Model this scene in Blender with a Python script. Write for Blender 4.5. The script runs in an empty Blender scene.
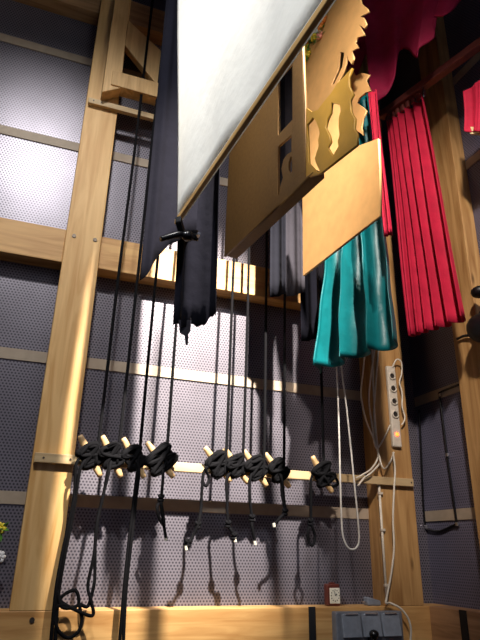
import bpy, bmesh, math, random
from mathutils import Vector, Matrix
random.seed(7)
S = bpy.context.scene
COL = S.collection
PI = math.pi

# ------------------------------------------------------------------ camera
FPX = 575.0
CAM = Vector((0.0, -3.6, 1.5))
up_c = Vector((31.0, 1440.0, -FPX)).normalized()
f_c = Vector((0, 0, -1.0))
h_c = (f_c - up_c * f_c.dot(up_c)).normalized()
r_c = h_c.cross(up_c)
YAW = math.radians(20)
h_w = Vector((math.sin(YAW), math.cos(YAW), 0)); u_w = Vector((0, 0, 1)); r_w = h_w.cross(u_w)
def c2w(v): return h_w * h_c.dot(v) + u_w * up_c.dot(v) + r_w * r_c.dot(v)
def ray(px, py): return c2w(Vector((px - 240.0, 320.0 - py, -FPX)))
def aty(px, py, y):
    d = ray(px, py); return CAM + d * ((y - CAM.y) / d.y)
def atx(px, py, x):
    d = ray(px, py); return CAM + d * ((x - CAM.x) / d.x)
def atz(px, py, z):
    d = ray(px, py); return CAM + d * ((z - CAM.z) / d.z)
cam = bpy.data.cameras.new('camera'); co = bpy.data.objects.new('camera', cam); COL.objects.link(co)
cam.sensor_fit = 'HORIZONTAL'; cam.sensor_width = 36.0; cam.lens = 36.0 * FPX / 480.0
cam.clip_start = 0.05
X_, Y_, Z_ = c2w(Vector((1, 0, 0))), c2w(Vector((0, 1, 0))), c2w(Vector((0, 0, 1)))
co.matrix_world = Matrix(((X_.x, Y_.x, Z_.x, CAM.x), (X_.y, Y_.y, Z_.y, CAM.y), (X_.z, Y_.z, Z_.z, CAM.z), (0, 0, 0, 1)))
S.camera = co

class Plane:
    """upright plane through a low corner, running along a level edge"""
    def __init__(self, a, y0, b=None, slope=None):
        self.A = aty(a[0], a[1], y0)
        if b is not None: d = atz(b[0], b[1], self.A.z) - self.A
        else: d = Vector((-slope, -1.0, 0)) if slope <= 0 else Vector((-slope, -1, 0))
        d.z = 0; self.d = d.normalized(); self.n = self.d.cross(Vector((0, 0, 1))).normalized()
    def at(self, px, py, off=0.0):
        r = ray(px, py); o = self.A + self.n * off
        return CAM + r * ((o - CAM).dot(self.n) / r.dot(self.n))
    def uz(self, px, py):
        p = self.at(px, py); return ((p - self.A).dot(self.d), p.z - self.A.z)

# ------------------------------------------------------------------ materials
def srgb(h):
    c = [int(h[i:i + 2], 16) / 255 for i in (0, 2, 4)]
    return tuple(((x / 12.92) if x <= .04045 else ((x + .055) / 1.055) ** 2.4) for x in c) + (1,)
class NT:
    def __init__(self, name):
        self.m = bpy.data.materials.new(name); self.m.use_nodes = True
        self.t = self.m.node_tree; self.b = self.t.nodes['Principled BSDF']; self.o = self.t.nodes['Material Output']
    def n(self, typ, **kw):
        x = self.t.nodes.new(typ)
        for k, v in kw.items():
            if k.startswith('i_'): x.inputs[k[2:].replace('_', ' ')].default_value = v
            else: setattr(x, k, v)
        return x
    def l(self, a, b): self.t.links.new(a, b)
    def ramp(self, fac, stops):
        r = self.n('ShaderNodeValToRGB'); e = r.color_ramp.elements
        while len(e) < len(stops): e.new(0.5)
        for k, (p, c) in enumerate(stops): e[k].position = p; e[k].color = c
        self.l(fac, r.inputs[0]); return r
def mat_plain(name, hexc, rough=.6, metal=0., var=.12, scale=30., bump=0., sheen=0., spec=.5):
    N = NT(name); c = srgb(hexc)
    tc = N.n('ShaderNodeTexCoord'); nz = N.n('ShaderNodeTexNoise'); nz.inputs['Scale'].default_value = scale; nz.inputs['Detail'].default_value = 4
    N.l(tc.outputs['Object'], nz.inputs['Vector'])
    lo = tuple(x * (1 - var) for x in c[:3]) + (1,); hi = tuple(min(1, x * (1 + var)) for x in c[:3]) + (1,)
    r = N.ramp(nz.outputs['Fac'], [(.3, lo), (.7, hi)]); N.l(r.outputs[0], N.b.inputs['Base Color'])
    N.b.inputs['Roughness'].default_value = rough; N.b.inputs['Metallic'].default_value = metal
    N.b.inputs['Specular IOR Level'].default_value = spec
    if sheen: N.b.inputs['Sheen Weight'].default_value = sheen; N.b.inputs['Sheen Roughness'].default_value = .4; N.b.inputs['Sheen Tint'].default_value = tuple(min(1, x * 1.6 + .02) for x in c[:3]) + (1,)
    if bump:
        bp = N.n('ShaderNodeBump'); bp.inputs['Strength'].default_value = bump; bp.inputs['Distance'].default_value = .004
        N.l(nz.outputs['Fac'], bp.inputs['Height']); N.l(bp.outputs[0], N.b.inputs['Normal'])
    return N.m
def mat_wood(name, light, dark, axis='Z', rough=.55, grain=1.0):
    N = NT(name); tc = N.n('ShaderNodeTexCoord'); mp = N.n('ShaderNodeMapping')
    s = {'X': (1.2, 14, 14), 'Y': (14, 1.2, 14), 'Z': (14, 14, 1.2)}[axis]
    mp.inputs['Scale'].default_value = s; N.l(tc.outputs['Object'], mp.inputs['Vector'])
    nz = N.n('ShaderNodeTexNoise'); nz.inputs['Scale'].default_value = 1.6; nz.inputs['Detail'].default_value = 6; nz.inputs['Distortion'].default_value = .8
    N.l(mp.outputs[0], nz.inputs['Vector'])
    l, d = srgb(light), srgb(dark); mid = tuple((a + b) / 2 for a, b in zip(l, d))
    r = N.ramp(nz.outputs['Fac'], [(.28, d), (.45, mid), (.62, l), (.8, l)])
    # knots
    mk = N.n('ShaderNodeMapping'); mk.inputs['Scale'].default_value = {'X': (1.2, 4, 4), 'Y': (4, 1.2, 4), 'Z': (4, 4, 1.2)}[axis]
    N.l(tc.outputs['Object'], mk.inputs['Vector'])
    vo = N.n('ShaderNodeTexVoronoi'); vo.inputs['Scale'].default_value = 1.3; N.l(mk.outputs[0], vo.inputs['Vector'])
    rk = N.ramp(vo.outputs['Distance'], [(.03, (1, 1, 1, 1)), (.09, (0, 0, 0, 1))])
    mx = N.n('ShaderNodeMix', data_type='RGBA'); N.l(rk.outputs[0], mx.inputs['Factor']); N.l(r.outputs[0], mx.inputs['A'])
    mx.inputs['B'].default_value = tuple(x * .45 for x in d[:3]) + (1,)
    N.l(mx.outputs['Result'], N.b.inputs['Base Color']); N.b.inputs['Roughness'].default_value = rough
    bp = N.n('ShaderNodeBump'); bp.inputs['Strength'].default_value = .15 * grain; bp.inputs['Distance'].default_value = .003
    N.l(nz.outputs['Fac'], bp.inputs['Height']); N.l(bp.outputs[0], N.b.inputs['Normal'])
    return N.m
def mat_perf(name, base, hole, plane='XZ', rough=.36, metal=.45):
    """perforated sheet metal: round holes on a staggered grid"""
    N = NT(name); tc = N.n('ShaderNodeTexCoord'); sp = N.n('ShaderNodeSeparateXYZ'); N.l(tc.outputs['Object'], sp.inputs[0])
    u = sp.outputs['X' if plane == 'XZ' else 'Y']; v = sp.outputs['Z']; P = .02
    def M(op, a, b=None):
        x = N.n('ShaderNodeMath', operation=op)
        for i, q in enumerate((a, b)):
            if q is None: continue
            if isinstance(q, (int, float)): x.inputs[i].default_value = q
            else: N.l(q, x.inputs[i])
        return x.outputs[0]
    def grid(ou, ov):
        a = M('SUBTRACT', M('FRACT', M('ADD', M('DIVIDE', u, P), ou)), .5)
        b = M('MULTIPLY', M('SUBTRACT', M('FRACT', M('ADD', M('DIVIDE', v, P * 1.732), ov)), .5), 1.732)
        return M('SQRT', M('ADD', M('MULTIPLY', a, a), M('MULTIPLY', b, b)))
    d = M('MINIMUM', grid(0, 0), grid(.5, .5))
    nz = N.n('ShaderNodeTexNoise'); nz.inputs['Scale'].default_value = 3; nz.inputs['Detail'].default_value = 5; N.l(tc.outputs['Object'], nz.inputs['Vector'])
    b = srgb(base); rb = N.ramp(nz.outputs['Fac'], [(.3, tuple(x * .85 for x in b[:3]) + (1,)), (.7, tuple(x * 1.15 for x in b[:3]) + (1,))])
    rh = N.ramp(d, [(.24, (1, 1, 1, 1)), (.33, (0, 0, 0, 1))])
    mx = N.n('ShaderNodeMix', data_type='RGBA'); N.l(rh.outputs[0], mx.inputs['Factor']); N.l(rb.outputs[0], mx.inputs['A']); mx.inputs['B'].default_value = srgb(hole)
    N.l(mx.outputs['Result'], N.b.inputs['Base Color'])
    N.b.inputs['Metallic'].default_value = metal; N.b.inputs['Roughness'].default_value = rough
    bp = N.n('ShaderNodeBump'); bp.inputs['Strength'].default_value = .12; bp.inputs['Distance'].default_value = .004
    N.l(d, bp.inputs['Height']); N.l(bp.outputs[0], N.b.inputs['Normal'])
    return N.m
def mat_cloth(name, hexc, trans=0., rough=.85, sheen=.3, weave=600, var=.1, spec=.2):
    N = NT(name); c = srgb(hexc); tc = N.n('ShaderNodeTexCoord')
    nz = N.n('ShaderNodeTexNoise'); nz.inputs['Scale'].default_value = 9; nz.inputs['Detail'].default_value = 6; N.l(tc.outputs['Object'], nz.inputs['Vector'])
    r = N.ramp(nz.outputs['Fac'], [(.3, tuple(x * (1 - var) for x in c[:3]) + (1,)), (.7, tuple(min(1, x * (1 + var)) for x in c[:3]) + (1,))])
    N.l(r.outputs[0], N.b.inputs['Base Color']); N.b.inputs['Roughness'].default_value = rough
    N.b.inputs['Specular IOR Level'].default_value = spec
    N.b.inputs['Sheen Weight'].default_value = sheen; N.b.inputs['Sheen Tint'].default_value = tuple(min(1, x * 1.5 + .02) for x in c[:3]) + (1,)
    n2 = N.n('ShaderNodeTexNoise'); n2.inputs['Scale'].default_value = 14; n2.inputs['Detail'].default_value = 3; N.l(tc.outputs['Object'], n2.inputs['Vector'])
    bp = N.n('ShaderNodeBump'); bp.inputs['Strength'].default_value = .25; bp.inputs['Distance'].default_value = .02
    N.l(n2.outputs['Fac'], bp.inputs['Height']); N.l(bp.outputs[0], N.b.inputs['Normal'])
    if trans:
        tr = N.n('ShaderNodeBsdfTranslucent'); N.l(r.outputs[0], tr.inputs['Color'])
        ms = N.n('ShaderNodeMixShader'); ms.inputs[0].default_value = trans
        N.l(N.b.outputs[0], ms.inputs[1]); N.l(tr.outputs[0], ms.inputs[2]); N.l(ms.outputs[0], N.o.inputs['Surface'])
    return N.m

M = dict(
    perf=mat_perf('perforated_metal', '74707a', '3c3942'),
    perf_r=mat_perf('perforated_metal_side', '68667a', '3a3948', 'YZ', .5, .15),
    strip=mat_plain('joint_strip', 'a0917f', .6, 0, .08, 20),
    post=mat_wood('post_pine', 'dcb478', 'c0904f', 'Z'),
    rough_post=mat_wood('corner_pine', 'b8905c', '8f6638', 'Z'),
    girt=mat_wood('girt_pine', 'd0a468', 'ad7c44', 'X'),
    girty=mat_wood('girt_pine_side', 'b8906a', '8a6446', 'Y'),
    plate=mat_wood('plate_pine', 'a8845c', '7c5a3a', 'X'),
    truss=mat_wood('truss_pine', 'd2ad76', 'b08a54', 'Z'),
    rail=mat_wood('rail_wood', 'c0a880', 'a88c62', 'X'),
    pin=mat_wood('cleat_wood', 'c8aa80', 'a8875a', 'Z', .45),
    screw=mat_plain('steel_screw', '5a5148', .4, .8),
    rope=mat_plain('black_rope', '08080c', .9, 0, .3, 200, .4, spec=.15),
    tip=mat_plain('taped_tip', 'c8c4b8', .5),
    black=mat_cloth('black_wool', '0d0d15', 0, .95, .0, spec=.08),
    white=mat_cloth('white_muslin', 'f2f1ea', .35, .9, .1, var=.03),
    grey=mat_cloth('grey_drape', '2c2a31', 0, .9, .03),
    navy=mat_cloth('navy_drape', '11121c', 0, .9, .02),
    teal=mat_cloth('teal_satin', '04666c', .06, .42, .05, var=.12, spec=.5),
    red=mat_cloth('red_velvet', 'b8203e', .05, .7, .5, var=.15),
    maroon=mat_cloth('maroon_velvet', '921a40', .05, .7, .6, var=.2),
    pink=mat_cloth('pink_lining', 'd8507a', .2, .6, .3),
    mdf=mat_plain('hardboard', '8c6a3a', .6, 0, .1, 60, .05),
    ply=mat_plain('plywood', 'd2a468', .6, 0, .08, 14, .03),
    gold=mat_plain('yellow_painted_board', 'cfa23c', .5, 0, .1, 10, .03),
    edge=mat_plain('sawn_edge', 'e2cf9c', .6),
    batten=mat_wood('batten_pine', 'b9945c', '8f6c3c', 'Y'),
    clip=mat_plain('black_plastic', '0d0d10', .25, 0, .1),
    pipe=mat_plain('track_red_brown', '8a4a44', .35, .35, .1),
    metal=mat_plain('bright_steel', 'c8c8cc', .25, .9),
    cord=mat_plain('white_cord', 'd9d6cf', .6),
    cable=mat_plain('white_cable', 'd6cebe', .45),
    plastic=mat_plain('white_plastic', 'c9bfb0', .4),
    socket=mat_plain('socket_dark', '2c2622', .5),
    greybox=mat_plain('grey_plastic', '6c7078', .35),
    greylid=mat_plain('grey_lid', '7c828c', .25),
    clockcase=mat_plain('clock_case', '5c2a20', .4),
    clockface=mat_plain('clock_face', 'e4ddc8', .4, 0, .03),
    dark=mat_plain('dark_gap', '121013', .7),
    floor=mat_wood('stage_floor', '4a3a2c', '33271d', 'X'),
    ceil=mat_plain('dark_ceiling', '2a2320', .9),
    sidewall=mat_plain('dark_side_wall', '3c3940', .8),
    leaf=mat_plain('green_leaf', '4f8a34', .5, 0, .3, 80),
    fy=mat_plain('yellow_petal', 'e6d23c', .5), fo=mat_plain('orange_petal', 'e08a3a', .5),
    fp=mat_plain('pink_petal', 'e69a8c', .5), fw=mat_plain('white_petal', 'e9e9ea', .5), fr=mat_plain('red_petal', 'a81c2c', .5),
    lampblack=mat_plain('lantern_black', '0e0e12', .45, .2),
)
def emis(name, hexc, st):
    N = NT(name); N.b.inputs['Emission Color'].default_value = srgb(hexc); N.b.inputs['Emission Strength'].default_value = st
    N.b.inputs['Base Color'].default_value = srgb(hexc); return N.m
M['led'] = emis('neon_switch', 'ff5a20', 6.0)

# ------------------------------------------------------------------ building helpers
OFF = {}
def obj(name, bm, m, parent=None, smooth=False, loc=None):
    """link bm (world coordinates) as ONE mesh; as a child of parent its vertices become local"""
    off = Vector((0, 0, 0))
    if parent is not None: off = OFF[parent.name]
    elif loc is not None: off = Vector(loc)
    me = bpy.data.meshes.new(name)
    bmesh.ops.translate(bm, verts=bm.verts, vec=-off)
    bmesh.ops.recalc_face_normals(bm, faces=bm.faces)
    bm.to_mesh(me); bm.free()
    me.materials.append(M[m] if isinstance(m, str) else m)
    if smooth:
        for p in me.polygons: p.use_smooth = True
    o = bpy.data.objects.new(name, me); COL.objects.link(o)
    if parent is not None: o.parent = parent
    elif loc is not None: o.location = off
    OFF[o.name] = off
    return o
def tag(o, label, cat, group=None):
    o['label'] = label; o['category'] = cat
    if group: o['group'] = group
    return o
def thing(name, label, cat, loc=(0, 0, 0), group=None):
    o = bpy.data.objects.new(name, None); COL.objects.link(o); o.location = loc; o.empty_display_size = .05
    OFF[o.name] = Vector(loc); return tag(o, label, cat, group)
def struct(name, bm, m, smooth=False):
    o = obj(name, bm, m, None, smooth); o['kind'] = 'structure'; return o
def NB(): return bmesh.new()
def add_hull(bm, pts8):
    v = [bm.verts.new(p) for p in pts8]
    for f in ((0, 1, 2, 3), (7, 6, 5, 4), (0, 4, 5, 1), (1, 5, 6, 2), (2, 6, 7, 3), (3, 7, 4, 0)): bm.faces.new([v[i] for i in f])
    return v
def box(x0, x1, y0, y1, z0, z1, bev=.004, bm=None):
    bm = bm or NB()
    t = NB(); add_hull(t, [(x0, y0, z0), (x1, y0, z0), (x1, y1, z0), (x0, y1, z0), (x0, y0, z1), (x1, y0, z1), (x1, y1, z1), (x0, y1, z1)])
    if bev: bmesh.ops.bevel(t, geom=list(t.edges), offset=bev, segments=2, affect='EDGES', profile=.5)
    merge(bm, t); return bm
def merge(bm, t):
    mp = {}
    for v in t.verts: mp[v] = bm.verts.new(v.co)
    for f in t.faces:
        try: bm.faces.new([mp[v] for v in f.verts])
        except ValueError: pass
    t.free()
def quadprism(front, depth_vec, bev=.004):
    """4 front corners in order plus a depth vector"""
    t = NB(); f = [Vector(p) for p in front]; add_hull(t, f + [p + Vector(depth_vec) for p in f])
    if bev: bmesh.ops.bevel(t, geom=list(t.edges), offset=bev, segments=2, affect='EDGES', profile=.5)
    return t
def smooth_path(pts, k=6):
    pts = [Vector(p) for p in pts]
    if len(pts) < 3: return pts
    out = []
    for i in range(len(pts) - 1):
        p0 = pts[max(i - 1, 0)]; p1 = pts[i]; p2 = pts[i + 1]; p3 = pts[min(i + 2, len(pts) - 1)]
        for j in range(k):
            t = j / k
            out.append(.5 * ((2 * p1) + (p2 - p0) * t + (2 * p0 - 5 * p1 + 4 * p2 - p3) * t * t + (3 * p1 - p0 - 3 * p2 + p3) * t ** 3))
    out.append(pts[-1]); return out
def tube(pts, r, seg=8, bm=None, k=6, raw=False):
    bm = bm or NB(); P = [Vector(p) for p in pts] if raw else smooth_path(pts, k)
    n = None; rings = []
    for i, p in enumerate(P):
        t = (P[min(i + 1, len(P) - 1)] - P[max(i - 1, 0)])
        if t.length < 1e-9: t = Vector((0, 0, 1))
        t.normalize()
        if n is None: n = t.orthogonal().normalized()
        else:
            n = n - t * n.dot(t)
            n = n.normalized() if n.length > 1e-6 else t.orthogonal().normalized()
        b = t.cross(n); rr = r(i / (len(P) - 1)) if callable(r) else r
        rings.append([bm.verts.new(p + (n * math.cos(2 * PI * a / seg) + b * math.sin(2 * PI * a / seg)) * rr) for a in range(seg)])
    for a, b in zip(rings, rings[1:]):
        for j in range(seg): bm.faces.new((a[j], a[(j + 1) % seg], b[(j + 1) % seg], b[j]))
    bm.faces.new(rings[0][::-1]); bm.faces.new(rings[-1]); return bm
def ball(c, r, bm=None, sc=(1, 1, 1), sub=2):
    bm = bm or NB(); t = NB(); bmesh.ops.create_icosphere(t, subdivisions=sub, radius=r)
    for v in t.verts: v.co = Vector((v.co.x * sc[0], v.co.y * sc[1], v.co.z * sc[2])) + Vector(c)
    merge(bm, t); return bm
def disc(c, n, r, h, bm=None, seg=20):
    n = Vector(n).normalized(); return tube([Vector(c) - n * h / 2, Vector(c) + n * h / 2], r, seg, bm, raw=True)
def catmull1(vals, t):
    n = len(vals) - 1; x = min(max(t, 0), 1) * n; i = min(int(x), n - 1); f = x - i
    return Vector(vals[i]).lerp(Vector(vals[i + 1]), f)
def sheet(fn, nu, nv, thick=.004):
    """a cloth: fn(u, v) -> point, given thickness with a closed rim"""
    bm = NB(); g = [[bm.verts.new(fn(i / nu, j / nv)) for j in range(nv + 1)] for i in range(nu + 1)]
    for i in range(nu):
        for j in range(nv): bm.faces.new((g[i][j], g[i + 1][j], g[i + 1][j + 1], g[i][j + 1]))
    bm.normal_update()
    h = [[bm.verts.new(v.co - v.normal * thick) for v in col] for col in g]
    for i in range(nu):
        for j in range(nv): bm.faces.new((h[i][j], h[i][j + 1], h[i + 1][j + 1], h[i + 1][j]))
    rim = [(i, 0) for i in range(nu)] + [(nu, j) for j in range(nv)] + [(i, nv) for i in range(nu, 0, -1)] + [(0, j) for j in range(nv, 0, -1)]
    for (a, b), (c, d) in zip(rim, rim[1:] + rim[:1]): bm.faces.new((g[c][d], g[a][b], h[a][b], h[c][d]))
    return bm
def cutout(name, pl, outline, holes, thick, m, parent=None, off=0.0):
    """a board sawn to an outline (with holes), lying in plane pl"""
    cu = bpy.data.curves.new(name, 'CURVE'); cu.dimensions = '2D'; cu.fill_mode = 'BOTH'; cu.extrude = thick / 2
    for poly in [outline] + holes:
        sp = cu.splines.new('POLY'); sp.points.add(len(poly) - 1); sp.use_cyclic_u = True
        for q, p in zip(sp.points, poly):
            u, z = pl.uz(*p); q.co = (u, z, 0, 1)
    t = bpy.data.objects.new(name, cu); COL.objects.link(t)
    me = bpy.data.meshes.new_from_object(t.evaluated_get(bpy.context.evaluated_depsgraph_get()))
    bpy.data.objects.remove(t); bpy.data.curves.remove(cu)
    bm = NB(); bm.from_mesh(me); bpy.data.meshes.remove(me)
    bmesh.ops.remove_doubles(bm, verts=bm.verts, dist=1e-5)
    o = pl.A + pl.n * off
    for v in bm.verts:
        c = v.co.copy(); v.co = o + pl.d * c.x + Vector((0, 0, 1)) * c.y + pl.n * c.z
    return obj(name, bm, m, parent)

# ------------------------------------------------------------------ the setting
XR = 2.75; H = 7.2
struct('wall_back', box(-3.2, XR + .1, 0, .08, 0, H, 0), 'perf')
struct('wall_right', box(XR, XR + .08, -7, 0, 0, H, 0), 'perf_r')
struct('wall_left', box(-3.28, -3.2, -7, 0, 0, H, 0), 'sidewall')
struct('floor', box(-3.2, XR, -7, 0, -.1, 0, 0), 'floor')
struct('ceiling', box(-3.2, XR, -7, 0, H, H + .1, 0), 'ceil')
PF = -.16                                              # front of the posts
pl_x0, pl_x1 = aty(41, 400, PF).x, aty(81.5, 400, PF).x
zb1 = aty(180, 609, PF).z; zb0 = zb1 - .34
tn = [0]
def trim(bm, m):
    tn[0] += 1; return struct('trim_%d' % tn[0], bm, m)
trim(box(pl_x0, pl_x1, PF, 0, zb1, 6.6), 'post')
# bottom rail of the frame
trim(box(-3.2, XR, PF, 0, zb0, zb1), 'girt')
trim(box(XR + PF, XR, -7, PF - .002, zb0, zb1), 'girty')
# middle girts
GF = -.13; gz0, gz1 = aty(160, 279, GF).z, aty(0, 217, GF).z
cx0, cx1 = aty(379, 480, PF).x, aty(413, 480, PF).x
trim(box(-3.2, pl_x0, GF, 0, gz0, gz1), 'girt'); trim(box(pl_x1, cx0, GF, 0, gz0, gz1), 'girt')
# corner post
trim(box(cx0, cx1, PF, 0, zb1, 6.6), 'rough_post')
# top plates
pz0 = aty(95, 12, GF).z
trim(box(-3.2, pl_x0, GF, 0, pz0, pz0 + .24), 'plate'); trim(box(pl_x1, cx0, GF, 0, pz0, pz0 + .24), 'plate')
trim(box(-.2, cx0, -.32, -.17, 6.25, 6.5), 'plate')       # head beam the fall ropes run over
# sheet joint strips
for z in (1.745, 2.575, 4.165, 4.965):
    trim(box(-3.2, pl_x0, -.008, .004, z - .035, z + .035, .001), 'strip')
    trim(box(pl_x1, cx0, -.008, .004, z - .035, z + .035, .001), 'strip')
    trim(box(XR - .008, XR + .004, -6.9, -.01, z - .035, z + .035, .001), 'strip')
# post on the right wall
RX = XR - .11
ry0, ry1 = atx(453, 337, RX).y, atx(479, 337, RX).y
trim(box(RX, XR, ry1, ry0, zb1, 6.6), 'rough_post')
# truss ends at the top of the left post
q = lambda px, py, y: aty(px, py, y)
TF = -.27
trim(quadprism([q(102, 92, TF), q(121, 88, TF), q(130, -8, TF), q(116, -8, TF)], (0, .1, 0)), 'truss')
trim(quadprism([q(111, 84, TF - .01), q(165, 99, TF - .01), q(167, 85, TF - .01), q(113, 70, TF - .01)], (0, .1, 0)), 'truss')
trim(quadprism([q(125, 45, TF + .02), q(162, 91, TF + .02), q(170, 59, TF + .02), q(128.5, 20, TF + .02)], (0, .06, 0)), 'truss')
# black steel straps across the bottom rail
for px in (312, 466):
    c = q(px, 620, PF).x
    if px == 312: trim(box(c - .022, c + .022, PF - .006, PF + .002, zb0, zb1 + .003, .001), 'dark')
c = atx(465, 630, XR + PF).y
trim(box(XR + PF - .006, XR + PF + .002, c - .03, c + .03, zb0, zb1 + .003, .001), 'dark')

# ------------------------------------------------------------------ short plank across the left post
a, b = q(89, 97, PF - .035), q(158, 118, PF - .035)
t = thing('short_plank', 'short pale plank nailed across the left post below the roof brace', 'plank', (a.x, PF, a.z))
obj('board', quadprism([(a.x, a.y, a.z - .045), (b.x, a.y, a.z - .045), (b.x, a.y, a.z), (a.x, a.y, a.z)], (0, .035, 0), .003), 'rail', t)
for dx in (.035, .09): obj('screw', disc((a.x + dx, a.y - .001, a.z - .02), (0, 1, 0), .006, .004, seg=10), 'screw', t)
# bolts in the post
for px, py, lab in ((74, 236, 'dark bolt head in the left post, left one of its pair at the girt'), (95, 240, 'dark bolt head in the left post, right one of its pair at the girt'),
                    (32, 620, 'dark bolt head in the bottom timber under the left post')):
    p = q(px, py, PF); tag(obj('bolt_head', disc((p.x, PF - .002, p.z), (0, 1, 0), .013, .008, seg=12), 'screw', loc=(p.x, PF, p.z)), lab, 'bolt', 'bolts in the timber frame')

# ------------------------------------------------------------------ rail, cleats and ropes
RF = PF - .035
ra = q(35, 453, RF); rb = q(414, 486, RF); rz = (ra.z + rb.z) / 2
t = thing('cleat_rail', 'long pale wooden rail across the posts carrying the rope cleats', 'rail', (ra.x, PF, rz))
obj('rail_board', box(ra.x, rb.x, RF, PF, rz - .026, rz + .026, .003), 'rail', t)
for px in (44, 71, 409): 
    p = q(px, 455, RF); obj('screw', disc((p.x, RF - .001, rz), (0, 1, 0), .006, .004, seg=10), 'screw', t)
YC = RF - .045
cleats = [((82, 440), (98, 472), 'first wooden cleat on the rail, right beside the left post'),
          ((104, 440), (119, 473), 'second wooden cleat from the left post, rope trailing to the looped heap'),
          ((126, 444), (141, 472), 'third wooden cleat from the left post, behind the long double rope'),
          ((147, 443), (173, 477), 'fourth wooden cleat from the left post, with the widest coil'),
          ((208, 452), (227, 477), 'leftmost wooden cleat of the close set of four at mid-rail'),
          ((227, 453), (245, 479), 'second wooden cleat in the close set of four at mid-rail'),
          ((247, 456), (263, 481), 'third wooden cleat in the close set of four at mid-rail'),
          ((268, 458), (286, 483), 'rightmost wooden cleat of the close set of four at mid-rail'),
          ((314, 460), (330, 489), 'lone wooden cleat on the rail beside the white cord loop')]
cleat0 = None; CP = []
for i, (p0, p1, lab) in enumerate(cleats):
    A, B = q(*p0, YC), q(*p1, YC); c = (A + B) / 2; c.y = RF
    ang = math.atan2(-(A.x - B.x), (A.z - B.z)); L = (A - B).length
    CP.append((Vector((c.x, YC, c.z)), ang, L))
    if cleat0 is None:
        cleat0 = thing('rope_cleat', lab, 'cleat', c, 'wooden cleats along the rail')
        OFF[cleat0.name] = Vector((0, 0, 0))
        h = .128
        pts = [Vector((0, -.045 - .006 * abs(s) ** 2, s * h)) for s in [k / 8 for k in range(-8, 9)]]
        bar = tube(pts, lambda s: .019 * (1 - .35 * abs(2 * s - 1) ** 3), 10, raw=True)
        for v in bar.verts: v.co.x *= 1.15
        obj('bar', bar, 'pin', cleat0, True)
        obj('base', box(-.017, .017, -.036, 0, -.04, .04, .005), 'pin', cleat0)
        r = cleat0
    else:
        r = cleat0.copy(); COL.objects.link(r); r['label'] = lab; r.location = c
        for ch in list(cleat0.children):
            d = ch.copy(); COL.objects.link(d); d.parent = r
    r.rotation_euler = (0, -ang, 0)
    r.scale = (1, 1, L / .235) if False else (1, 1, 1)

def knot(c, r): 
    c = Vector(c); pts = [c + Vector((r * .75 * math.sin(2 * s) , r * .5 * math.cos(3 * s), r * 1.2 * math.cos(s) * .8)) for s in [k * 2 * PI / 36 for k in range(37)]]
    return tube(pts, .0085, 7, raw=True)
def coil(c, ang, wide, rounds, seed):
    rnd = random.Random(seed); c = Vector(c); ax = Vector((-math.sin(ang), 0, math.cos(ang))); bx = Vector((math.cos(ang), 0, math.sin(ang)))
    pts = []
    for k in range(rounds):
        A_ = rnd.uniform(.035, .066); B_ = rnd.uniform(.045, .078) * wide; dn = rnd.uniform(.0, .04); ph = rnd.uniform(-.25, .25)
        for j in range(28):
            s = 2 * PI * j / 28
            pts.append(c + ax * (A_ * math.cos(s)) + bx * (B_ * math.sin(2 * s + ph) * (1.0) + rnd.uniform(-.003, .003)) + Vector((0, -1, 0)) * (.012 * math.cos(s + ph) * 1.0 + dn - .004))
    for k in range(rounds // 2):                      # turns round the middle of the cleat
        R_ = rnd.uniform(.025, .062)
        for j in range(22):
            s = 2 * PI * j / 22
            pts.append(c + bx * (R_ * wide * math.cos(s)) + ax * (R_ * math.sin(s)) + Vector((0, -1, 0)) * (.018 + .006 * k / rounds))
    sm = pts[:1]
    for i in range(1, len(pts) - 1): sm.append((pts[i - 1] + pts[i] * 2 + pts[i + 1]) / 4)
    return tube(sm, .011, 6, raw=True)
YT = YC - .03
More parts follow.
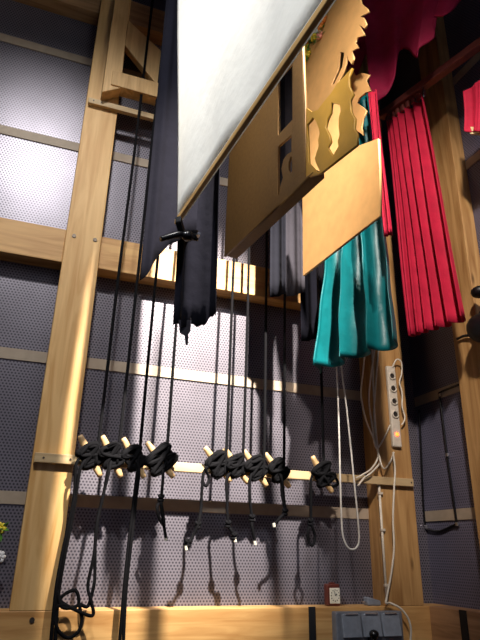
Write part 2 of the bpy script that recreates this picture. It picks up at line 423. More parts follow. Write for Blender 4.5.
ropes = [  # top of the line, lower end of the line, coil width, tails, knots, loops, tip
    dict(lo=(98, 447), w=.85, tails=[[(77, 462), (74, 497), (63, 550), (56, 590), (50, 650)], [(80, 470), (73, 515), (64, 560), (58, 600), (55, 650)]],
         label='black rope on the first cleat, its tails hanging along the left post'),
    dict(lo=(119, 446), w=.85, tails=[[(108, 470), (104, 492), (98, 520), (94, 555), (88, 585), (91, 600), (93, 615), (80, 612), (60, 600), (75, 590), (78, 605), (62, 607), (58, 590)],
                                      [(109, 472), (102, 500), (96, 530), (95, 570), (94, 585), (88, 606), (80, 605), (82, 620), (78, 632), (68, 638), (58, 630), (55, 615), (60, 605), (72, 608)]],
         label='black rope on the second cleat, tangled in loops over the bottom timber'),
    dict(lo=(140, 448), w=.8, tails=[[(138, 462), (135, 490), (129, 540), (124, 590), (119, 650)], [(139, 470), (136, 500), (131, 545), (126, 592), (123, 650)]],
         label='long double black rope on the third cleat, running past the frame bottom'),
    dict(lo=(167, 450), w=1.25, tails=[[(163, 474), (162, 490), (161, 500), (157, 508), (160, 520), (164, 524), (162, 508), (161, 503), (163, 520), (166, 538)]], knots=[(161, 498)], tip=(166, 539),
         label='black rope on the fourth cleat with a knotted tail and thick coil'),
    dict(lo=(226, 458), w=.9, tails=[[(205, 470), (202, 490), (201, 508), (198, 525), (193, 536), (187, 546)], [(206, 468), (209, 478), (206, 486), (202, 480)]], knots=[(198, 525), (188, 543)], tip=(186, 548),
         label='black rope whose tail swings lowest left from the leftmost middle cleat'),
    dict(lo=(243, 459), w=.85, tails=[[(227, 478), (227, 500), (228, 524), (231, 530), (235, 538)]], knots=[(228, 524), (234, 536)], tip=(235, 540),
         label='black rope on the second middle cleat, tail kinked at a knot'),
    dict(lo=(264, 461), w=.85, tails=[[(250, 479), (250, 500), (252, 517), (252, 526), (255, 541)]], knots=[(252, 518)], tip=(255, 543),
         label='black rope on the third middle cleat, straight tail with pale tip'),
    dict(lo=(284, 463), w=.85, tails=[[(281, 480), (282, 495), (285, 512), (281, 517), (275, 524)], [(282, 480), (284, 500), (286, 512)]], knots=[(285, 512)], tip=(274, 525),
         label='black rope on the rightmost middle cleat, short tail bent back left'),
    dict(lo=(324, 464), w=.95, tails=[[(312, 476), (311, 500), (310.5, 522), (308, 532), (309, 542), (313, 545), (315, 536), (312, 526), (310.5, 522)], [(325, 478), (330, 486), (338, 484), (334, 476), (326, 478)]], knots=[(310.5, 522)],
         label='black rope on the lone right cleat, tail ending in a hanging eye loop'),
]
for i, R in enumerate(ropes):
    c, ang, L = CP[i]
    t = thing('fly_rope', R['label'], 'rope', c, 'black fly ropes tied off on the rail')
    lo = q(*R['lo'], YT); top = Vector((lo.x + .06 + random.uniform(-.01, .01), -.245, 6.3)) if i != 2 else Vector((lo.x + .06, -.245, 6.3))
    line = [top] + [top.lerp(lo, s) + Vector((random.uniform(-.004, .004), 0, 0)) for s in (.25, .5, .75)] + [lo, c + Vector((.03, -.01, -.01))]
    obj('line', tube(line, .0095, 8), 'rope', t, True)
    obj('coil', coil(c, ang, R['w'], 14 if R['w'] > 1 else 11, 31 + i), 'rope', t, True)
    first = None
    for k, tl in enumerate(R['tails']):
        pts = [c + Vector((0, -.01, 0))] + [q(p[0], p[1], YT + .02 * (1 if j > 0 else 0) - (.012 if (k + j) % 2 else 0)) for j, p in enumerate(tl)]
        o = obj('tail', tube(pts, .009, 7), 'rope', t, True); first = first or o
    for kx in R.get('knots', []):
        obj('knot', knot(q(*kx, YT + .015), .016), 'rope', first, True)
    if 'tip' in R:
        p = q(*R['tip'], YT + .01); obj('tip', disc(p, (-.2, 0, 1), .0095, .022, seg=8), 'tip', first)

# ------------------------------------------------------------------ hanging cloths on the fly lines
def leg(name, label, cat, group, m, pl, bot, top, folds, amp, hem=None, nu=90, nv=26, thick=.004, seed=0, sway=.02, extra=None):
    """a gathered cloth: bot/top are lists of points along the width; pleats run vertically"""
    rnd = random.Random(seed); ph = [rnd.uniform(.7, 1.3) for _ in range(40)]; po = rnd.uniform(0, 6)
    def fn(u, v):
        b, tp = catmull1(bot, u), catmull1(top, u); p = b.lerp(tp, v)
        w = math.sin(2 * PI * folds * u + po + .5 * math.sin(3 * u + po)) * ph[int(u * folds) % 40]
        w2 = math.sin(2 * PI * folds * 2.3 * u + 1.7 * po) * .25
        a_ = amp * (.55 + .45 * (1 - v)) * min(1, u * 12 + .15, (1 - u) * 12 + .15)
        p = p + pl.n * (w + w2) * a_ + pl.d * (math.cos(2 * PI * folds * u + po) * a_ * .35)
        p = p + pl.n * sway * math.sin(2.2 * v + po) * (1 - v)
        if hem: p.z += hem(u) * (1 - v) ** 3
        return p
    o = obj(name, sheet(fn, nu, nv, thick), m, None, True, loc=Vector(bot[0]))
    tag(o, label, cat, group); return o
ZT = 6.0
pA = Plane((140, 280), -.9, slope=-.10)
pA.d = Vector((1, -.06, 0)).normalized(); pA.n = pA.d.cross(Vector((0, 0, 1)))
Ab = [pA.at(140, 280), pA.at(149, 271), pA.at(158, 257), pA.at(170, 243), pA.at(185, 236), pA.at(203, 232)]
At = [Vector((p.x, p.y, ZT)) for p in Ab]
g = 'black masking curtains'
leg('black_curtain', 'tall black curtain left of the white cloth with a ragged slanting hem', 'curtain', g, 'black', pA, Ab, At, 1.3, .012, seed=3)
pB = Plane((172, 324), -.78, slope=-.45)
Bb = [pB.at(170, 324), pB.at(180, 327), pB.at(192, 326), pB.at(204, 318), pB.at(213, 311)]
Bt = [Vector((p.x, p.y, ZT)) for p in Bb]
bc = leg('black_curtain', 'black curtain hanging below the white cloth corner, torn strip dangling from its hem', 'curtain', g, 'black', pB, Bb, Bt, 1.1, .018, hem=lambda u: .012 * math.sin(17 * u) + .006 * math.sin(43 * u), seed=5)
pts = [pB.at(181, 322), pB.at(187, 322), pB.at(189, 332), pB.at(187, 345), pB.at(186, 345), pB.at(184, 336), pB.at(181, 332)]
cutout('torn_strip', pB, [(179, 320), (191, 320), (190, 331), (188, 334), (187.5, 345), (186, 345), (185, 336), (180, 333)], [], .006, 'black', bc, .0)

# white cloth with its batten
pW = Plane((177, 228), -1.35, slope=-.0732)
def wf(u, v):
    low_l, low_r = pW.at(177, 220), pW.at(323, -6)
    b = low_l.lerp(low_r, u); b = low_l + (low_r - low_l) * (u * 1.12)
    tl = pW.at(176, -2); 
    tp = Vector((b.x, b.y, 6.0)); tp = tp + pW.d * (-.50 * (1 - u))
    p = b.lerp(tp, v)
    return p + pW.n * (.010 * math.sin(7 * u + 3 * v) + .006 * math.sin(19 * (u - v * .4)) * (1 - v))
t = thing('white_backdrop', 'large white cloth hung on the wing line, stretched down by a wooden batten', 'backdrop cloth', pW.A)
obj('cloth', sheet(wf, 60, 40, .003), 'white', t, True)
e0, e1 = pW.at(179, 223), pW.at(323, -3); e1 = e0 + (e1 - e0) * 1.12; e1.z = e0.z
n = pW.n
def barbox(a, b, w, h, bev=.004):
    d = (b - a).normalized(); s = d.cross(Vector((0, 0, 1))).normalized() * (w / 2); k = Vector((0, 0, h / 2))
    return quadprism([a - s - k, a + s - k, a + s + k, a - s + k], b - a, bev)
obj('batten', barbox(e0 + n * 0.012, e1 + n * 0.012, .019, .028), 'batten', t)
obj('hem', barbox(e0 + Vector((0, 0, .03)) - n * .004, e1 + Vector((0, 0, .03)) - n * .004, .024, .038, .008), 'white', t)
# clamp at the corner
c = pW.at(183, 235, .02)
t = thing('spring_clamp', 'black spring clamp gripping the low corner of the white cloth', 'clamp', c)
k0, k1 = aty(161, 239, c.y), aty(197, 234, c.y)
obj('handle', tube([k0, k0.lerp(k1, .5) + Vector((0, -.01, .006)), k1], lambda s: .012 + .006 * s, 8), 'clip', t, True)
obj('handle', tube([aty(162, 236, c.y) + Vector((0, .03, 0)), aty(180, 233, c.y) + Vector((0, .03, 0)), aty(198, 239, c.y)], .011, 8), 'clip', t, True)
obj('jaw', barbox(aty(178, 219, c.y - .04), aty(183, 236, c.y), .028, .03), 'clip', t)
obj('spring', ball(aty(188, 236, c.y - .01), .026, sc=(1.2, 1, .9)), 'clip', t, True)
obj('pivot', disc(aty(198, 235, c.y - .02), (0, 1, 0), .007, .03, seg=10), 'metal', t)

# dark cloths beyond the hardboard flat
pC = Plane((278, 298), -.45, slope=-.6)
def simple(name, label, m, y0, px, hem_px, slope, folds, amp, seed, zt=ZT, group=None, cat='curtain', taper=0, thick=.004):
    P = Plane((px[0], hem_px), y0, slope=slope)
    r = P.at(px[1], hem_px); 
    # keep the hem level: run along the plane until the right-hand pixel column is met
    z = P.A.z
    w = None
    lo, hi = 0.0, 3.0
    for _ in range(40):
        mid = (lo + hi) / 2; p = P.A + P.d * mid
        if proj_x(p) < px[1]: lo = mid
        else: hi = mid
    W_ = lo
    bot = [P.A + P.d * W_ * s for s in (0, .5, 1)]
    top = [Vector((p.x, p.y, zt)) + P.d * taper * (s - .5) for p, s in zip(bot, (0, .5, 1))]
    return leg(name, label, cat, group, m, P, bot, top, folds, amp, seed=seed, thick=thick)
def proj_x(p):
    v = p - CAM; x = v.dot(X_); z = v.dot(Z_); return 240 + FPX * x / -z
simple('dark_curtain', 'narrow navy black curtain just right of the hardboard flat corner', 'navy', -.42, (271, 289), 298, -.9, 1.2, .012, 11, group='dark curtains behind the flats')
simple('dark_curtain', 'grey curtain hanging behind the lower edge of the hardboard flat', 'grey', -.52, (287, 306), 297, -.9, 1.2, .010, 12, group='dark curtains behind the flats')
simple('dark_curtain', 'black curtain falling behind the plain plywood board, left of the grey strip', 'black', -.42, (301, 318), 341, -.9, 1, .012, 13, group='dark curtains behind the flats')
simple('dark_curtain', 'dull grey strip of curtain pressed against the teal curtain', 'grey', -.38, (315, 329), 329, -.9, 1, .010, 14, group='dark curtains behind the flats')

# teal curtain
pT = Plane((321, 362), -.52, slope=-.50)
ztl = pT.at(366, 92).z
def upto(P, z, px):
    lo, hi = -1.0, 3.0
    for _ in range(40):
        mid = (lo + hi) / 2; p = P.A + P.d * mid
        if proj_x(Vector((p.x, p.y, z))) < px: lo = mid
        else: hi = mid
    return lo
Tb = [pT.A + pT.d * s + Vector((0, 0, h)) for s, h in ((-.07, -.05), (.12, -.02), (.34, 0), (upto(pT, pT.A.z, 399), 0))]
ta0, ta1 = upto(pT, ztl, 338), upto(pT, ztl, 368)
Tt = [Vector((pT.A.x, pT.A.y, ztl)) + pT.d * (ta0 + (ta1 - ta0) * k / 3) for k in range(4)]
def tfn(u, v):
    b, tp = catmull1(Tb, u), catmull1(Tt, u); p = b.lerp(tp, v)
    a_ = (.07 * (1 - v) + .035 * v)
    f = math.sin(2 * PI * 3.4 * u - 1.1) ; f = math.copysign(abs(f) ** .75, f)
    p = p + pT.n * f * a_ + pT.d * math.cos(2 * PI * 3.4 * u - 1.1) * a_ * .4
    p = p + pT.n * .012 * math.sin(9 * v + 14 * u) * (1 - v * .5) + pT.n * .006 * math.sin(31 * v + 9 * u)
    return p
tc = obj('teal_curtain', sheet(tfn, 110, 50, .005), 'teal', None, True, loc=pT.A)
tag(tc, 'shiny teal green curtain bunched in deep folds behind the plywood board', 'curtain')

# red curtain on its track
pR = Plane((411, 336), -.62, slope=-.27)
zr = pR.A.z; uR = upto(pR, zr, 466)
k0 = pR.at(388, 122); zt = k0.z; uL0 = upto(pR, zt, 388); uL1 = upto(pR, zt, 424)
Rb = [pR.A + pR.d * uR * s for s in (0, .33, .66, 1)]
Rt = [Vector((pR.A.x, pR.A.y, zt)) + pR.d * (uL0 + (uL1 - uL0) * s) for s in (0, .33, .66, 1)]
def rfn(u, v):
    b, tp = catmull1(Rb, u), catmull1(Rt, u); p = b.lerp(tp, v)
    a_ = (.045 * (1 - v) + .028 * v) * (.55 + .6 * u)
    w = 2 * PI * 6.2 * (u ** .62); f = math.sin(w + .4)
    p = p + pR.n * f * a_ + pR.d * math.cos(w + .4) * a_ * .3
    return p + pR.n * .006 * math.sin(6 * v + 7 * u)
t = thing('red_curtain', 'long red velvet curtain in narrow folds hanging from the brown track', 'curtain', Rb[0])
obj('drape', sheet(rfn, 130, 30, .006), 'red', t, True)
def ring_at(p): return tube([p + Vector((0, .012 * math.cos(s), .02 * math.sin(s))) for s in [k * 2 * PI / 16 for k in range(17)]], .004, 6, raw=True)
for s in [k / 7 for k in range(8)]:
    p = Rt[0].lerp(Rt[-1], s) + Vector((0, 0, .03)); obj('runner', box(p.x - .012, p.x + .012, p.y - .016, p.y + .016, p.z - .03, p.z + .03, .006), 'pipe', t)
p = Rt[-1] + Vector((-.02, -.02, .02)); obj('hook', tube([p + Vector((0, 0, .04)), p + Vector((0, -.005, .01)), p + Vector((0, 0, -.05))], .006, 8), 'metal', t, True)
tz = zt + .10
ta = Vector((pR.A.x, pR.A.y, tz)) + pR.d * (uL0 - .06); tb = ta + pR.d * 1.9
t = thing('curtain_track', 'reddish brown curtain track rising past the top of the red curtain', 'curtain track', ta)
obj('rail', barbox(ta, tb, .05, .07, .006), 'pipe', t)
obj('lip', barbox(ta + Vector((-.03, 0, -.03)), tb + Vector((-.03, 0, -.03)), .016, .016, .004), 'pipe', t)

# narrow red strip behind the plywood board
P1 = Plane((386, 232), -1.15, slope=-.3)
bot = [P1.at(382, 235), P1.at(389, 232)]; top = [P1.at(368, 92), P1.at(377, 90)]
leg('red_curtain', 'narrow folded red curtain peeping out between plywood board and teal curtain', 'curtain', None, 'red', P1, bot, top, 1.5, .02, nu=30, seed=21)

# maroon velvet swag
P2 = Plane((400, 60), -1.0, slope=-.35)
def swag(hem, top, ripple, off, seed):
    hs = smooth_path([Vector((a, b, 0)) for a, b in hem], 6); ts = [Vector((a, b, 0)) for a, b in top]
    def fn(u, v):
        h = catmull1(hs, u); tt = catmull1(ts, u); s = h.lerp(tt, v)
        return P2.at(s.x, s.y, off + ripple * math.sin(9 * u + 2 * v + seed) * (1 - .6 * v) + .4 * ripple * math.sin(23 * u + seed))
    return sheet(fn, 80, 24, .006)
t = thing('velvet_swag', 'maroon velvet swag with a wavy hem draped at the top right', 'drape', P2.A)
obj('front_layer', swag([(350, 120), (356, 82), (362, 62), (366, 54), (378, 45), (391, 37), (395, 27), (396, 12), (403, 3), (414, -8), (428, -20)], [(340, -60), (430, -60)], .05, -.10, 1), 'maroon', t, True)
obj('back_layer', swag([(372, 104), (380, 99), (388, 92), (394, 78), (397, 62), (400, 50), (408, 50), (416, 58), (419, 48), (434, 37), (433, 18), (442, 16), (454, 9), (461, 0), (476, -16)], [(355, -60), (500, -60)], .05, .06, 2.2), 'maroon', t, True)
cutout('lining', P2, [(420, 23), (427, 18), (433, 15), (434.5, 26), (435, 38), (428, 31)], [], .008, 'pink', t, .0)
# short red pelmet at the right edge
P3 = Plane((463, 132), -1.25, slope=-.3)
bot = [P3.at(465, 131), P3.at(480, 133), P3.at(500, 126)]; top = [P3.at(463, 91), P3.at(480, 81), P3.at(500, 68)]
rp = leg('red_pelmet', 'short red fabric pelmet with a tan hem at the right picture edge', 'curtain', None, 'red', P3, bot, top, 2, .02, nu=40, seed=25)
cutout('hem_band', P3, [(468, 126), (484, 127), (500, 120), (500, 128), (482, 134), (469, 133)], [], .02, 'edge', rp, -.02)

# ------------------------------------------------------------------ scenery boards
pF = Plane((225, 258), -1.0, b=(319, 174))
def z3(pts): return [(290 + x / 4.8, 90 + y / 4.8) for x, y in pts]
t = thing('scenery_flat', 'brown hardboard scenery flat with window slots and yellow balustrade cut-outs', 'stage flat', pF.A)
cutout('board', pF, [(225, 257), (314, 172.5), (306.5, 178), (306, 104), (303, 28), (300, 0), (258, 60), (232, 118)],
       [[(279, 80), (293.5, 63), (293.5, 120), (279, 136)],
        [(279, 147), (292.5, 135), (292.5, 152), (288, 155), (284.5, 160), (282.5, 169), (284, 178), (281, 188), (280, 195), (278.5, 196)],
        [(291.5, 157), (289.5, 163), (289.5, 170), (291.5, 174), (293, 172), (293, 157)]], .012, 'mdf', t)
cutout('balustrade', pF, [(306.6, 177.8), (320.2, 173.8), (357, 145), (357, 134), (354, 128), (355, 119), (351, 112), (350, 100), (353, 94), (349, 86), (349, 77), (352, 68), (344, 77), (337, 84), (331, 94), (328, 97), (318, 110), (312, 112), (306.6, 108)],
       [z3([(82, 165), (98, 150), (110, 130), (125, 150), (140, 185), (145, 210), (135, 240), (140, 270), (130, 300), (120, 330), (130, 360), (145, 390), (132, 396), (90, 350), (86, 250)]),
        z3([(200, 60), (240, 70), (245, 100), (235, 140), (235, 180), (240, 215), (230, 250), (235, 270), (205, 320), (195, 300), (180, 275), (195, 250), (190, 220), (170, 180), (180, 140), (195, 110)])], .012, 'gold', t, -.004)
FAR = pF.n if pF.n.x > 0 else -pF.n
f0, f1 = pF.at(226, 256), pF.at(312, 173.5)
obj('bottom_batten', barbox(f0 + FAR * .036 + Vector((0, 0, .014)), f1 + FAR * .036 + Vector((0, 0, .014)), .06, .03), 'mdf', t)
s0, s1 = pF.at(300, 172), pF.at(297, 40)
obj('stile', quadprism([pF.at(294.5, 180), pF.at(305.5, 172), pF.at(304, 45), pF.at(293.5, 60)], -FAR * .007, .003), 'mdf', t)
obj('crossbar', quadprism([pF.at(279, 147), pF.at(293.5, 134.5), pF.at(293.5, 121), pF.at(279, 136)], -FAR * .007, .003), 'mdf', t)

pL = Plane((306, 100), -.75, slope=-.10)
t = tag(cutout('leaf_cutout', pL, [(306, 178), (306, 60), (312, 40), (330, 5), (338, -30), (364, -30), (360, -6), (362, 4), (368, 9), (369.5, 12.5), (361, 16.5), (364, 18), (367, 24), (365.5, 29), (359.5, 24.5), (362.5, 30), (365.5, 35.5), (358, 37.5), (356, 43), (359, 48),
     (352.5, 51), (354.5, 58), (352.5, 64.5), (349, 60), (347.5, 54), (347, 63), (344, 73), (338, 84), (346, 92), (352, 150), (330, 170)], [[(341, 52), (345, 53), (343, 67), (335, 84), (331.7, 86), (339, 69)]], .012, 'ply'),
     'tall plywood leaf cut-out with feathered right edge behind the flower garland', 'stage cut-out')
pL2 = Plane((340, 140), -.9, slope=-.10)
tag(cutout('leaf_cutout', pL2, [(350, 66), (356, 76), (363, 73), (370, 75), (366.5, 81), (371.5, 91), (366, 93), (360, 98), (357, 103), (363, 107), (367, 111), (364, 118), (362, 128), (364.5, 136), (358, 131), (357, 144), (351, 150), (345, 140), (345, 90)], [], .012, 'ply'),
    'smaller plywood leaf cut-out against the right edge of the yellow balustrade', 'stage cut-out')
pP = Plane((304, 276), -.8, b=(381, 216))
tag(cutout('plywood_board', pP, [(304, 276), (381, 216), (380.5, 170), (379, 139), (360, 146), (340, 157), (322, 175), (303.5, 196)], [], .015, 'ply'),
    'plain pale plywood board hanging in front of the teal curtain', 'board')

# flower garland along the leaf cut-out's left edge
gc = pL.at(312, 40, .0)
t = thing('flower_garland', 'garland of small yellow, orange and pink flowers on the leaf cut-out', 'garland', gc)
rnd = random.Random(4)
def leaf_bm(c, r, bm=None):
    bm = bm or NB(); d = Vector((rnd.uniform(-1, 1), rnd.uniform(-1, 1), rnd.uniform(-1, 1))).normalized(); s = d.orthogonal().normalized(); nn = d.cross(s)
    pts = [c, c + d * r * .5 + s * r * .28 + nn * r * .08, c + d * r, c + d * r * .5 - s * r * .28 + nn * r * .08]
    tb_ = [p - nn * .003 for p in pts]; v = [bm.verts.new(p) for p in pts + tb_]
    for f in ((0, 1, 2, 3), (7, 6, 5, 4), (0, 4, 5, 1), (1, 5, 6, 2), (2, 6, 7, 3), (3, 7, 4, 0)): bm.faces.new([v[i] for i in f])
    return bm
lf = NB(); sidec = -pL.n if pL.n.dot(CAM - pL.A) < 0 else pL.n
spots = [(307, 61, 'fy'), (310, 55, 'fy'), (308, 49, 'fy'), (309, 43, 'fo'), (312, 37, 'fw'), (316, 38, 'fy'), (322, 36, 'fp'), (319, 31, 'fw'), (314, 31, 'fw'), (323, 27, 'fo'), (326, 20, 'fo'), (326, 13, 'fo'), (330, 6, 'fr'), (332, 1, 'fr'), (318, 24, 'fy')]
for px, py, m in spots:
    p = pL.at(px, py) + sidec * .02; bm = NB()
    for k in range(5):
        a_ = 2 * PI * k / 5; ball(p + pL.d * .019 * math.cos(a_) + Vector((0, 0, .019 * math.sin(a_))), .016, bm, sub=1)
    ball(p + sidec * .008, .008, bm, sub=1)
    obj('flower', bm, m, t, True)
    for k in range(7): leaf_bm(p + Vector((rnd.uniform(-.02, .02), rnd.uniform(-.03, .03), rnd.uniform(-.04, .04))), .045, lf)
o = obj('foliage', lf, 'leaf', t)

# ------------------------------------------------------------------ white cords, cables, power strip
YK = -.45
pts = [(334, 330), (337, 372), (339, 430), (340.5, 490), (342, 528), (345, 542), (350, 549), (356, 548), (359, 540), (358, 520), (354, 480), (349, 430), (345, 395), (342, 372), (339, 330)]
tag(obj('looped_string', tube([q(*p, YK) for p in pts], .0055, 8), 'cord', None, True, loc=q(350, 549, YK)), 'long white string hanging in a narrow loop below the teal curtain', 'string')
YS = PF - .03
sA, sB = q(391, 366, YS), q(398, 447, YS)
t = thing('power_strip', 'white multi-socket power strip with glowing red switch on the corner post', 'power strip', sB)
d = (sB - sA).normalized(); sx = Vector((1, 0, 0))
W2 = .036
obj('body', quadprism([sB - sx * W2, sB + sx * W2, sA + sx * W2, sA - sx * W2], (0, .03, 0), .008), 'plastic', t)
for s in (.13, .29, .45, .61):
    c = sA.lerp(sB, s); o = obj('socket', tube([c + Vector((.024 * math.cos(k * PI / 10), -.004, .024 * math.sin(k * PI / 10))) for k in range(21)], .006, 6, raw=True), 'plastic', t, True)
    obj('socket_well', disc(c + Vector((0, -.001, 0)), (0, 1, 0), .021, .004), 'socket', o)
c = sA.lerp(sB, .85); obj('switch', box(c.x - .011, c.x + .011, c.y - .008, c.y + .002, c.z - .012, c.z + .012, .003), 'led', t)
p = sA + Vector((.01, 0, 0)); obj('cord', tube([p + Vector((0, 0, -.01)), p + Vector((.03, -.02, .05)), p + Vector((.07, -.02, .03)), p + Vector((.07, -.01, -.05)), p + Vector((.045, -.01, -.12)), p + Vector((.06, -.01, -.2)), p + Vector((.05, -.01, -.3)), p + Vector((.065, -.01, -.38)), p + Vector((.04, 0, -.43))], .0055, 7), 'cable', t, True)
YB = PF - .012
cab = [('white cable bulging furthest left of the bundle by the corner post', [(366, 340), (363, 372), (361, 395), (366, 420), (374, 440), (378, 456), (372, 468), (362, 475), (356, 478)]),
       ('white cable hanging straight down beside the corner post edge', [(372, 340), (373, 380), (375, 420), (378, 450), (380, 462), (372, 472), (364, 478), (358, 486)]),
       ('white cable crossing towards the power strip from the bundle', [(376, 340), (371, 375), (369, 400), (372, 425), (376, 448), (384, 438), (390, 425)]),
       ('white cable looping from the bundle under the cleat rail', [(379, 345), (376, 380), (374, 415), (377, 445), (383, 468), (390, 462), (394, 452)])]
for lab, pts in cab:
    tag(obj('white_cable', tube([q(p[0], p[1], YB - (.05 if p[1] > 466 else 0)) for p in pts], .006, 7), 'cable', None, True, loc=q(*pts[-1], YB)), lab, 'cable', 'white cables by the corner post')
pts = [(393, 452), (395, 470), (394, 490), (393, 520), (394, 548), (391, 575), (387, 596), (386, 603)]
P_ = [q(*p, PF - .05) for p in pts] + [q(390, 603, PF - .04), q(400, 608, PF - .06), (q(408, 618, PF - .07)), q(411, 630, PF - .06), q(410, 645, PF - .03)]
tag(obj('white_cable', tube(P_, .0065, 8), 'cable', None, True, loc=P_[0]), 'long white cable dropping from the power strip over the bottom timber', 'cable')
# pale conduit on the corner post
x0 = q(382, 540, PF)
t = thing('cable_conduit', 'thin pale conduit clipped along the corner post below the rail', 'conduit', (x0.x, PF, zb1))
obj('pipe', tube([(x0.x, PF - .008, zb1 + .02), (x0.x, PF - .008, rz - .03)], .008, 10), 'cable', t, True)
for z in (zb1 + .12, zb1 + .45, zb1 + .68): obj('clip', box(x0.x - .012, x0.x + .02, PF - .02, PF, z - .008, z + .008, .002), 'plastic', t)

# clock on the bottom timber
p = q(333, 605, -.10); zc = zb1
cs = 1.0
t = thing('alarm_clock', 'small square alarm clock with white face on the bottom timber', 'clock', (p.x, -.1, zc))
w = .046; hgt = .125
obj('case', box(p.x - w, p.x + w, -.115, -.07, zc, zc + hgt, .008), 'clockcase', t)
obj('face', box(p.x - w * .62, p.x + w * .92, -.119, -.112, zc + .014, zc + hgt * .82, .003), 'clockface', t)
fc = Vector((p.x + w * .15, -.121, zc + .06))
for k in range(12):
    a_ = k * PI / 6; r0 = .028; c = fc + Vector((r0 * math.sin(a_), 0, r0 * 1.1 * math.cos(a_)))
    obj('hour_mark', box(c.x - .0025, c.x + .0025, -.121, -.1185, c.z - .0025, c.z + .0025, 0), 'dark', t)
obj('hand', tube([fc, fc + Vector((.012, 0, .010))], .002, 6, raw=True), 'dark', t)
obj('hand', tube([fc, fc + Vector((-.004, 0, .024))], .0016, 6, raw=True), 'dark', t)
obj('button', box(p.x - .02, p.x + .02, -.1, -.085, zc + hgt - .001, zc + hgt + .008, .003), 'clockcase', t)

# grey triple socket box on the timber front
a, b = q(336, 612, PF - .06), q(404, 636, PF - .06)
t = thing('socket_box', 'grey triple socket box with flap lids on the bottom timber', 'socket box', (a.x, PF, b.z))
zt_, zl = a.z, a.z - .165
obj('housing', box(a.x, b.x, PF - .06, PF, zl, zt_, .008), 'greybox', t)
wd = (b.x - a.x)
for k in range(3):
    l = a.x + .035 + k * (wd - .05) / 3; r = l + (wd - .05) / 3 - .012
    lid = NB(); lid = quadprism([(l, PF - .085, zl + .03), (r, PF - .085, zl + .03), (r, PF - .064, zt_ - .012), (l, PF - .064, zt_ - .012)], (0, .02, 0), .004)
    lo_ = obj('flap_lid', lid, 'greylid', t); obj('hinge', tube([(l + .02, PF - .068, zt_ - .012), (r - .02, PF - .068, zt_ - .012)], .006, 8, raw=True), 'metal', lo_)
p = q(374, 634, PF - .1)
t2 = tag(obj('black_plug', ball(p, .03, box(p.x - .02, p.x + .02, p.y, p.y + .06, p.z - .07, p.z + .0, .006), sc=(1, 1, .8)), 'clip', None, True, loc=p), 'black plug pushed into the grey socket box', 'plug')
# adapter lying on the timber
p = q(373, 603, -.1)
t = thing('plug_adapter', 'small grey plug adapter lying on the timber beside the corner post', 'plug', (p.x, -.1, zb1))
ad = box(p.x - .05, p.x + .045, -.125, -.065, zb1, zb1 + .04, .008)
for v in ad.verts: v.co.z += (v.co.x - p.x) * -.25 * (v.co.z - zb1) / .04 + .0
obj('case', ad, 'greylid', t); 
for dy in (-.105, -.085): obj('prong', tube([(p.x - .05, dy, zb1 + .022), (p.x - .075, dy, zb1 + .022)], .003, 6, raw=True), 'metal', t)

# black conduit loop on the right wall
CX = XR - .012
t = thing('black_conduit', 'black cable run forming a tall open rectangle on the right wall', 'cable', atx(457, 525, CX))
obj('cable', tube([atx(*p, CX) for p in ((461, 384), (450, 388), (441, 392), (439, 394), (440, 400), (447, 455), (456, 518), (456, 524), (450, 527), (440, 531), (430, 530), (425, 527))], .008, 8, k=4), 'clip', t, True)
obj('cable', tube([atx(*p, CX) for p in ((425, 527), (423, 500), (421, 450), (419, 410))], .008, 8), 'clip', t, True)
for px in ((440, 395), (447, 455), (457, 524), (426, 527)):
    c = atx(*px, CX - .006); obj('clip', box(c.x - .006, c.x + .012, c.y - .012, c.y + .012, c.z - .012, c.z + .012, .003), 'metal', t)
# black stage lantern at the right edge
LX = RX - .10
c = atx(486, 330, LX)
t = thing('stage_lantern', 'black stage lantern clamped to the right wall post, cable trailing left', 'lamp', c)
obj('body', tube([c + Vector((0, .09, .02)), c + Vector((0, .03, .02)), c + Vector((0, -.05, -.0)), c + Vector((0, -.16, -.03))], lambda s: .07 + .03 * math.sin(s * PI), 16), 'lampblack', t, True)
obj('lens', disc(c + Vector((0, -.165, -.03)), (0, 1, .15), .06, .01), 'metal', t)
cc = atx(479, 292, LX + .04)
obj('clamp', ball(cc, .05, box(cc.x, RX, cc.y - .02, cc.y + .02, cc.z - .02, cc.z + .02, .004), sc=(1, 1.1, .8)), 'lampblack', t, True)
obj('yoke', tube([cc, cc + Vector((0, -.05, -.08)), c + Vector((-.09, 0, .02))], .012, 8), 'lampblack', t, True)
obj('cord', tube([c + Vector((0, .08, .02)), atx(473, 335, RX - .03), atx(464, 336, RX - .02), atx(457, 339, RX - .02)], .009, 8), 'lampblack', t, True)

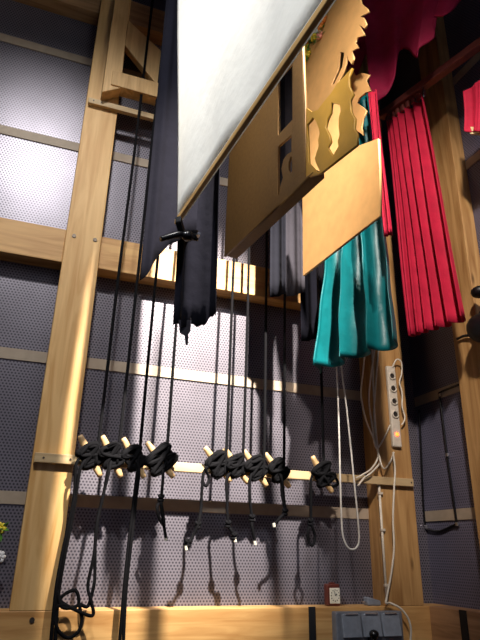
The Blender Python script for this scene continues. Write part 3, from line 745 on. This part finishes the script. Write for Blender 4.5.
# flowers at the left edge, standing on the bottom timber
p = q(1, 530, -.12)
t = thing('artificial_bouquet', 'artificial yellow and white flowers on green stems at the left edge', 'flowers', (p.x, -.12, zb1))
w_ = q(0, 557, -.12)
obj('stem', tube([(p.x - .02, -.12, zb1), (p.x - .03, -.12, (zb1 + p.z) / 2), p], .004, 6), 'leaf', t, True)
obj('stem', tube([(p.x - .05, -.1, zb1), (p.x - .05, -.11, zb1 + .1), w_], .004, 6), 'leaf', t, True)
def bloom(c, r, m):
    bm = NB()
    for k in range(7):
        a_ = 2 * PI * k / 7; ball(c + Vector((r * .62 * math.cos(a_), 0, r * .62 * math.sin(a_))), r * .42, bm, (1, .5, 1), 1)
    ball(c + Vector((0, -r * .2, 0)), r * .35, bm, sub=1); return obj('flower', bm, m, t, True)
bloom(p + Vector((-.005, 0, .008)), .032, 'fy'); bloom(w_ + Vector((-.004, 0, .0)), .034, 'fw')
lb = NB()
for k in range(10): leaf_bm(p + Vector((rnd.uniform(-.04, .015), 0.01, rnd.uniform(-.05, .01))), .05, lb)
obj('foliage', lb, 'leaf', t)

# ------------------------------------------------------------------ light
def lamp(name, loc, tgt, power, color, size):
    L = bpy.data.lights.new(name, 'AREA'); L.energy = power; L.color = color; L.shape = 'DISK'; L.size = size
    o = bpy.data.objects.new(name, L); COL.objects.link(o); o.location = loc
    o.rotation_euler = (Vector(tgt) - Vector(loc)).to_track_quat('-Z', 'Y').to_euler(); return o
def spot(name, loc, tgt, power, color, half, blend, soft):
    L = bpy.data.lights.new(name, 'SPOT'); L.energy = power; L.color = color; L.spot_size = math.radians(2 * half); L.spot_blend = blend; L.shadow_soft_size = soft
    o = bpy.data.objects.new(name, L); COL.objects.link(o); o.location = loc
    o.rotation_euler = (Vector(tgt) - Vector(loc)).to_track_quat('-Z', 'Y').to_euler(); return o
spot('work_light', (1.25, -4.0, 6.7), (.98, 0, 2.35), 10500, (1.0, .90, .78), 11, .9, .08)
spot('wing_light', (-.45, -4.1, 6.7), (-.15, 0, 2.7), 740, (1.0, .97, .93), 22, .8, .2)
spot('curtain_fill', (-.2, -4.8, 5.5), (1.7, -1.2, 3.6), 1250, (1.0, .88, .78), 18, .8, .15)  # added spot, brightens the red curtain and the scenery boards
spot('cloth_fill', (-2.3, -3.8, 5.6), (.55, -2.3, 4.3), 950, (.95, .97, 1.0), 28, .7, .2)  # extra spot put in only to whiten the white backdrop
w = bpy.data.worlds.new('world'); S.world = w; w.use_nodes = True
w.node_tree.nodes['Background'].inputs[0].default_value = (.42, .42, .55, 1); w.node_tree.nodes['Background'].inputs[1].default_value = .27

S.view_settings.view_transform = 'Standard'; S.view_settings.look = 'None'; S.view_settings.exposure = .15; S.view_settings.gamma = 1
S.view_settings.use_curve_mapping = False
